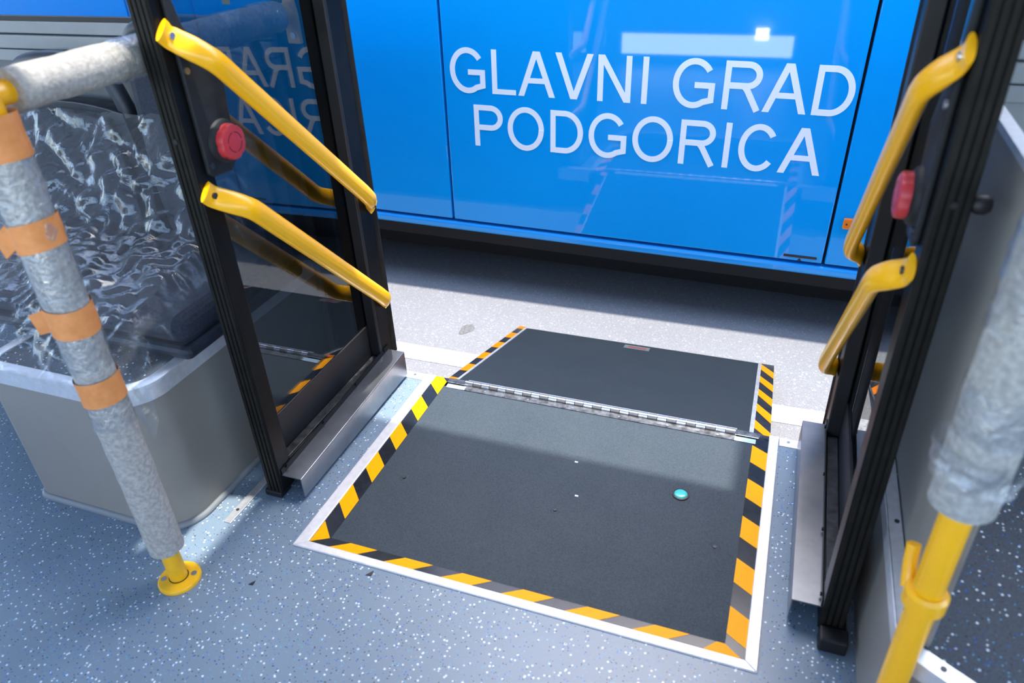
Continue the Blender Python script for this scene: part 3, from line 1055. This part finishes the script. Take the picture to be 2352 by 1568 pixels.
# ------------------------------------------------------------------ seats against the wall
def seat(name, label, xc, zt_, zb_, rise):
    t = thing(name, label, 'seat', (xc, 0.30, zb_))
    hw = 0.198
    yb_ = 0.515
    body = [(-hw, zb_ + 0.05), (hw, zb_ + 0.05), (hw + 0.012, zb_ + 0.22), (hw - 0.01, zt_ - 0.035)]
    for i in range(9):
        a = -1 + 2 * i / 8
        body.append((hw * 0.93 * -a, zt_ - 0.012 - 0.022 * a * a))
    body.append((-hw + 0.01, zt_ - 0.035))
    body.append((-hw - 0.012, zb_ + 0.22))
    add('backrest', MB().prism(body, lambda x, z: (xc + x, yb_, z), lambda x, z: (xc + x, yb_ + 0.045, z)), M_seat, t, bevel=0.014, bseg=3)
    pad = [(x * 0.82, zb_ + 0.08 + (z - zb_ - 0.05) * 0.86) for x, z in body]
    add('back_pad', MB().prism(pad, lambda x, z: (xc + x, yb_ - 0.02, z), lambda x, z: (xc + x, yb_ + 0.01, z)), M_seatfab, t, bevel=0.012, bseg=3)
    loop = [(-hw + 0.012, zt_ - 0.06), (-hw + 0.022, zt_ - 0.005), (-hw + 0.05, zt_ + rise * 0.62), (-hw + 0.11, zt_ + rise * 0.92), (0, zt_ + rise), (hw - 0.11, zt_ + rise * 0.92), (hw - 0.05, zt_ + rise * 0.62), (hw - 0.022, zt_ - 0.005), (hw - 0.012, zt_ - 0.06)]
    pp = []
    n = len(loop)
    for i in range(n - 1):
        p0, p1, p2, p3 = [Vector(loop[j]) for j in (max(i - 1, 0), i, i + 1, min(i + 2, n - 1))]
        for q in (0, 0.25, 0.5, 0.75):
            v = 0.5 * ((2 * p1) + (p2 - p0) * q + (2 * p0 - 5 * p1 + 4 * p2 - p3) * q * q + (3 * p1 - p0 - 3 * p2 + p3) * q ** 3)
            pp.append((xc + v.x, yb_ + 0.025, v.y))
    add('grab_loop', MB().tube(pp, 0.021, 14), M_seat, t, smooth=True)
    add('cushion', box(xc - 0.20, xc + 0.20, 0.09, 0.515, zb_ + 0.03, zb_ + 0.095), M_seatfab, t, bevel=0.03, bseg=4)
    add('seat_shell', box(xc - 0.205, xc + 0.205, 0.085, 0.52, zb_, zb_ + 0.03), M_seat, t, bevel=0.012)
    return t


s1 = seat('bus_seat', 'dark bus seat nearest the door with grab loop, half covered in clear plastic', -0.427, 0.950, 0.396, 0.045)
s2 = seat('bus_seat', 'dark bus seat further from the door, back showing left of the door post', -0.862, 0.822, 0.396, 0.085)
add('leg', box(-0.97, -0.88, 0.22, 0.40, 0.0, 0.396), M_screwdark, s2, bevel=0.01)


# clear plastic sheeting draped over the seats
def film_sheet(name, label, x0, x1, prof, nx, nz, amp, seedv):
    m_ = MB()
    # resample profile
    seg = []
    tot = 0
    for i in range(len(prof) - 1):
        l_ = (Vector(prof[i + 1]) - Vector(prof[i])).length
        seg.append((tot, l_, Vector(prof[i]), Vector(prof[i + 1])))
        tot += l_
    vv = []
    for j in range(nz + 1):
        d = tot * j / nz
        for (s0, l_, a, b) in seg:
            if d <= s0 + l_ + 1e-9:
                c = a.lerp(b, (d - s0) / l_)
                tn = (b - a).normalized()
                break
        nrm = Vector((-tn.y, tn.x))
        for i in range(nx + 1):
            u = i / nx
            x = x0 + (x1 - x0) * u
            q = Vector((x * 6 + seedv, c.x * 6, c.y * 6))
            h = noise.fractal(q, 1.0, 2.1, 3) * 0.5
            fold = 1 - abs(noise.noise(Vector((x * 9 + c.x * 12 + seedv, c.y * 13, 2.3)))) * 2
            fold2 = 1 - abs(noise.noise(Vector((x * 22 - c.y * 17 + seedv, c.x * 30, 5.1)))) * 2
            dsp = amp * (0.9 * h + 0.55 * fold + 0.32 * fold2)
            edge = 0.02 * noise.noise(Vector((x * 5, seedv, 1))) * (j / nz)
            low = (j / nz) ** 4 * min(0.13, max(0.0, -0.71 - x) * 1.4)
            droop = max(0.0, x + 0.30) * 1.3 + max(0.0, x + 0.26) * 2.5
            vv.append((x + 0.012 * noise.noise(q * 1.7), c.x + nrm.x * dsp, max(c.y + nrm.y * dsp + edge - low - droop * (c.y > 0.44), 0.40 if (c.x > -0.04 and x > -0.71) else 0.2)))
    ff = []
    for j in range(nz):
        for i in range(nx):
            a = j * (nx + 1) + i
            ff.append((a, a + 1, a + nx + 2, a + nx + 1))
    m_.add(vv, ff)
    return tag(add(name, m_, M_film, smooth=True), label, 'plastic sheet')


film_sheet('plastic_film', 'crinkled clear plastic film draped over the seats and down onto the grey box', -1.30, -0.235,
           [(0.49, 0.800), (0.40, 0.70), (0.30, 0.58), (0.10, 0.545), (0.03, 0.53), (-0.045, 0.47), (-0.085, 0.425)], 150, 110, 0.026, 1.7)

# ------------------------------------------------------------------ left grab rail with foam and tape
gr = thing('grab_rail', 'yellow grab rail with foam-wrapped upright, orange tape bands and round floor flange', 'handrail', (-0.178, -0.157, 0))
SX, SY = -0.179, -0.157
add('upright', MB().tube([(SX, SY, 0.004), (SX, SY, 1.06)], 0.0185, 24), M_yellowdirty, gr, smooth=True)
fl_o = add('floor_flange', MB().disc((SX, SY, 0), 0.045, 0.01, seg=40, prof=[(0.0440, 0), (0.0440, 0.006), (0.0415, 0.009), (0.024, 0.010)]), M_yellowdirty, gr, smooth=True)
fl_o['label'] = 'round yellow floor flange with two screws'
add('collar_ring', MB().disc((SX, SY, 0.0098), 0.0205, 0.001, seg=32), M_gasket, fl_o)
for s_ in (-1, 1):
    sc = (SX + s_ * 0.026, SY + s_ * 0.0165)
    add('screw', MB().disc((sc[0], sc[1], 0.0095), 0.0062, 0.0012, seg=18), M_chrome, fl_o)


def wobble_tube(p0, p1, r, n, seg, amp, sd):
    p0, p1 = Vector(p0), Vector(p1)
    m_ = MB().tube([p0.lerp(p1, i / n) for i in range(n + 1)], r, seg, cap=False)
    ax = (p1 - p0).normalized()
    out = []
    for v in m_.v:
        v = Vector(v)
        c = p0 + ax * (v - p0).dot(ax)
        d = v - c
        k = 1 + amp * noise.noise(v * 22 + Vector((sd, 0, 0))) + amp * 0.5 * noise.noise(v * 60 + Vector((0, sd, 0)))
        out.append(tuple(c + d * k))
    m_.v = out
    # end rings, hollow
    return m_


def ringcaps(m_, p0, p1, r, seg, rin):
    for p in (p0, p1):
        ax = (Vector(p1) - Vector(p0)).normalized()
        m2 = MB().tube([p, Vector(p) + ax * 1e-4], r, seg, cap=False)
        m3 = MB().tube([p, Vector(p) + ax * 1e-4], rin, seg, cap=False)
        a = [Vector(v) for v in m2.v[:seg]]
        b = [Vector(v) for v in m3.v[:seg]]
        m_.add(a + b, [(k, (k + 1) % seg, seg + (k + 1) % seg, seg + k) for k in range(seg)])
    return m_


FR = 0.0345
for (z0, z1, sd_) in ((0.100, 0.480, 1.0), (0.480, 0.985, 5.0)):
    f = wobble_tube((SX, SY, z0), (SX, SY, z1), FR, 40, 30, 0.05, sd_)
    ringcaps(f, (SX, SY, z0), (SX, SY, z1), FR, 30, 0.018)
    add('foam_sleeve', f, M_foam, gr, smooth=True)
for (z0, z1, sd_) in ((0.468, 0.500, 2.0), (0.555, 0.625, 3.0), (0.685, 0.935, 4.0), (0.428, 0.462, 7.0)):
    add('film_wrap', wobble_tube((SX, SY, z0), (SX, SY, z1), FR + 0.0022, 16, 40, 0.05, sd_), M_wrap, gr, smooth=True)
for (z0, z1, tilt, loose) in ((0.484, 0.536, 0.05, 0), (0.628, 0.680, -0.1, 1), (0.782, 0.830, 0.14, 2), (0.925, 0.990, 0.05, 0)):
    t_ = wobble_tube((SX, SY, z0), (SX, SY, z1), FR + 0.003, 8, 40, 0.03, z0 * 9)
    t_.v = [(x, y, z + tilt * (x - SX)) for x, y, z in t_.v]
    if loose:
        zz = (z0 + z1) / 2
        a0 = Vector((SX - 0.026, SY - 0.026, zz))
        d_ = Vector((-0.026, -0.010, -0.006 if loose == 1 else -0.018))
        hh = 0.021
        t_.add([a0 + Vector((0, 0, hh)), a0 + d_ + Vector((0, 0, hh * 0.85)), a0 + d_ * 0.9 + Vector((0.003, 0.002, -hh)), a0 + Vector((0, 0, -hh)),
                a0 + Vector((0.001, 0.002, hh)), a0 + d_ + Vector((0.001, 0.002, hh * 0.85)), a0 + d_ * 0.9 + Vector((0.004, 0.004, -hh)), a0 + Vector((0.001, 0.002, -hh))],
               [(0, 1, 2, 3), (7, 6, 5, 4), (0, 4, 5, 1), (1, 5, 6, 2), (2, 6, 7, 3), (3, 7, 4, 0)])
    add('tape_band', t_, M_orange, gr, smooth=True)['label'] = 'orange adhesive tape band'
# horizontal rail back to the wall pillar
RX, RZ = -0.188, 1.010
add('cross_rail', MB().tube([(SX, SY - 0.01, RZ), (RX, -0.12, RZ), (RX, 0.597, RZ)], 0.0185, 24), M_yellow, gr, smooth=True)
add('clamp', MB().disc((SX, SY, RZ - 0.035), 0.024, 0.07, seg=28), M_yellow, gr, bevel=0.004)
f = wobble_tube((RX, -0.108, RZ), (RX, 0.560, RZ), 0.0325, 60, 30, 0.06, 9.0)
ringcaps(f, (RX, -0.108, RZ), (RX, 0.560, RZ), 0.0325, 30, 0.018)
add('foam_sleeve', f, M_foam, gr, smooth=True)
for (y0, y1, sd_) in ((0.09, 0.24, 1.5), (0.36, 0.43, 2.6), (0.47, 0.53, 3.6)):
    add('film_wrap', wobble_tube((RX, y0, RZ), (RX, y1, RZ), 0.0352, 16, 36, 0.07, sd_), M_wrap, gr, smooth=True)
br = add('wall_bracket', MB().prism([(-0.018, -0.062), (0.018, -0.062), (0.018, 0.0), (0.013, 0.035), (-0.013, 0.035), (-0.018, 0.0)], lambda x, z: (RX + 0.012 + x, 0.594, RZ + z), lambda x, z: (RX + 0.012 + x, 0.604, RZ + z)), M_yellowdirty, gr, bevel=0.003)
add('screw', MB().disc((RX + 0.012, 0.5945, RZ - 0.044), 0.007, 0.003, axis='-y', seg=16), M_chrome, br)
add('socket', MB().tube([(RX, 0.562, RZ), (RX, 0.596, RZ)], 0.024, 24), M_yellowdirty, br, smooth=True)

# ------------------------------------------------------------------ right side: step platform, partition, stanchion
pf = thing('step_platform', 'raised platform with grey riser and aluminium edge right of the right door leaf', 'platform', (1.6, 0.1, 0))
PZ = 0.285
pp_ = [(1.168, 0.598), (1.168, -0.100), (2.3, -0.78), (2.3, 0.598)]
add('riser', MB().prism(pp_, lambda x, y: (x, y, 0.0), lambda x, y: (x, y, PZ - 0.012)), M_greybox, pf)
add('top_cover', MB().prism([(1.178, 0.598), (1.178, -0.095), (2.3, -0.77), (2.3, 0.598)], lambda x, y: (x, y, PZ - 0.012), lambda x, y: (x, y, PZ)), M_floor_dark, pf)
e1 = add('edge_trim', MB().box(1.165, 1.188, -0.100, 0.598, PZ - 0.004, PZ + 0.003).box(1.164, 1.168, -0.100, 0.598, PZ - 0.030, PZ + 0.003), M_alu, pf, bevel=0.001)
for y in (-0.03, 0.16, 0.35):
    add('screw', MB().disc((1.180, y, PZ + 0.003), 0.0042, 0.0015, seg=12), M_screwdark, e1)
d_ = Vector((2.3 - 1.168, -0.78 + 0.100, 0)).normalized()
nn = Vector((-d_.y, d_.x, 0))
a_ = Vector((1.168, -0.103, 0))
b_ = Vector((2.3, -0.783, 0))
e2 = MB().hexa([a_ + Vector((0, 0, PZ - 0.004)), b_ + Vector((0, 0, PZ - 0.004)), b_ + nn * 0.025 + Vector((0, 0, PZ - 0.004)), a_ + nn * 0.025 + Vector((0, 0, PZ - 0.004))],
               [a_ + Vector((0, 0, PZ + 0.003)), b_ + Vector((0, 0, PZ + 0.003)), b_ + nn * 0.025 + Vector((0, 0, PZ + 0.003)), a_ + nn * 0.025 + Vector((0, 0, PZ + 0.003))])
e2.hexa([a_ - nn * 0.003 + Vector((0, 0, PZ - 0.03)), b_ - nn * 0.003 + Vector((0, 0, PZ - 0.03)), b_ + Vector((0, 0, PZ - 0.03)), a_ + Vector((0, 0, PZ - 0.03))],
        [a_ - nn * 0.003 + Vector((0, 0, PZ + 0.003)), b_ - nn * 0.003 + Vector((0, 0, PZ + 0.003)), b_ + Vector((0, 0, PZ + 0.003)), a_ + Vector((0, 0, PZ + 0.003))])
e2o = add('edge_trim', e2, M_alu, pf)
sp_ = a_ + d_ * 0.055 + nn * 0.013
add('screw', MB().disc((sp_.x, sp_.y, PZ + 0.003), 0.0045, 0.0015, seg=12), M_screwdark, e2o)

pn = thing('partition_panel', 'smooth grey partition panel standing on the platform behind the foam-wrapped post', 'partition', (1.22, 0.27, PZ))
pts_o = [(1.190, 0.598), (1.190, -0.070), (1.197, -0.085), (1.206, -0.088)]
pts_i = [(1.210, -0.080), (1.205, -0.070), (1.205, 0.598)]
add('panel', MB().prism(pts_o + pts_i, lambda x, y: (x, y, PZ), lambda x, y: (x, y, 0.915)), M_greybox, pn, smooth=True)
add('top_trim', MB().prism([(x - 0.002, y - (0.002 if y < 0.5 else 0)) for x, y in pts_o] + [(x + 0.002, y + (0.002 if y < 0.5 else 0)) for x, y in pts_i], lambda x, y: (x, y, 0.913), lambda x, y: (x, y, 0.925)), M_alu, pn)

sr = thing('stanchion_post', 'bright yellow post at lower right with foam sleeve wrapped in clear film', 'handrail', (1.183, -0.128, 0))
QX, QY = 1.163, -0.137
add('upright', MB().tube([(QX, QY, 0.003), (QX, QY, 2.2)], 0.0185, 28), M_yellow, sr, smooth=True)
f = wobble_tube((QX, QY, 0.605), (QX, QY, 1.9), 0.0365, 60, 32, 0.04, 3.3)
ringcaps(f, (QX, QY, 0.605), (QX, QY, 1.9), 0.0365, 32, 0.018)
add('foam_sleeve', f, M_foam, sr, smooth=True)
for (z0, z1, k, sd_) in ((0.648, 0.676, 1.20, 2.0), (0.664, 0.690, 1.15, 4.0), (0.71, 0.775, 1.07, 6.0), (0.84, 0.99, 1.06, 8.0)):
    add('film_wrap', wobble_tube((QX, QY, z0), (QX, QY, z1), 0.0365 * k, 18, 60, 0.10 if k < 1.1 else 0.30, sd_), M_wrap, sr, smooth=True)
cl = add('clamp', MB().disc((QX, QY, 0.420), 0.026, 0.032, seg=28, prof=[(0.022, 0), (0.0265, 0.005), (0.0265, 0.027), (0.022, 0.032)]), M_yellow, sr, smooth=True)
cl['label'] = 'yellow clamp ring on the post'
add('clamp_arm', MB().tube([(QX - 0.020, QY + 0.012, 0.436), (QX - 0.021, QY + 0.030, 0.462), (QX - 0.021, QY + 0.040, 0.487)], 0.009, 16), M_yellow, cl, smooth=True)

# ------------------------------------------------------------------ invented light bar, out of view, to mirror as a bright bar in the blue bus
M_addedglow = mat('added_glow_white', (0.9, 0.9, 0.9), 0.4)  # glowing face of the added bar
bsdf(M_addedglow).inputs['Emission Color'].default_value = (0.93, 0.96, 1.0, 1)
bsdf(M_addedglow).inputs['Emission Strength'].default_value = 8.5
lb = thing('added_light_bar', 'long white glowing bar added low on the opposite wall to be mirrored in the blue bus', 'added light', (0.22, -1.78, 0.05))
add('housing', box(-0.42, 0.86, -1.80, -1.765, 0.055, 0.225), M_alu_dull, lb, bevel=0.004)
add('glow_face', box(-0.40, 0.84, -1.766, -1.755, 0.068, 0.212), M_addedglow, lb, bevel=0.004)

M_addedspot = mat('added_glow_spot', (0.9, 0.9, 0.9), 0.4)  # added glow that mirrors as a small bright square in the bus
bsdf(M_addedspot).inputs['Emission Color'].default_value = (1.0, 0.99, 0.97, 1)
bsdf(M_addedspot).inputs['Emission Strength'].default_value = 25.0
add('glow_square', box(0.575, 0.665, -1.758, -1.748, 0.185, 0.265), M_addedspot, lb, bevel=0.006)

# ------------------------------------------------------------------ litter
for i, (x, y, s_) in enumerate(((-0.022, -0.117, 1.0), (0.206, -0.016, 1.2))):
    pts = [(x + 0.004 * s_, y + 0.007 * s_), (x + 0.005 * s_, y - 0.005 * s_), (x - 0.005 * s_, y - 0.006 * s_)]
    tag(add('plastic_flake', MB().prism(pts, zt(0.0), zt(0.0018)), M_flake), ['tiny black flake on the floor right of the round yellow floor flange', 'tiny black flake on the floor against the front edge of the ramp frame'][i], 'debris', 'black flakes on the floor')
for i, (x, y) in enumerate(((0.530, 0.455), (0.563, 0.340))):
    tag(add('paper_crumb', box(x - 0.004, x + 0.004, y - 0.002, y + 0.002, 0.0012, 0.003), M_crumb), ['tiny white crumb on the ramp plate nearer the hinge', 'tiny white crumb near the middle of the ramp plate'][i], 'debris', 'white crumbs on the ramp')
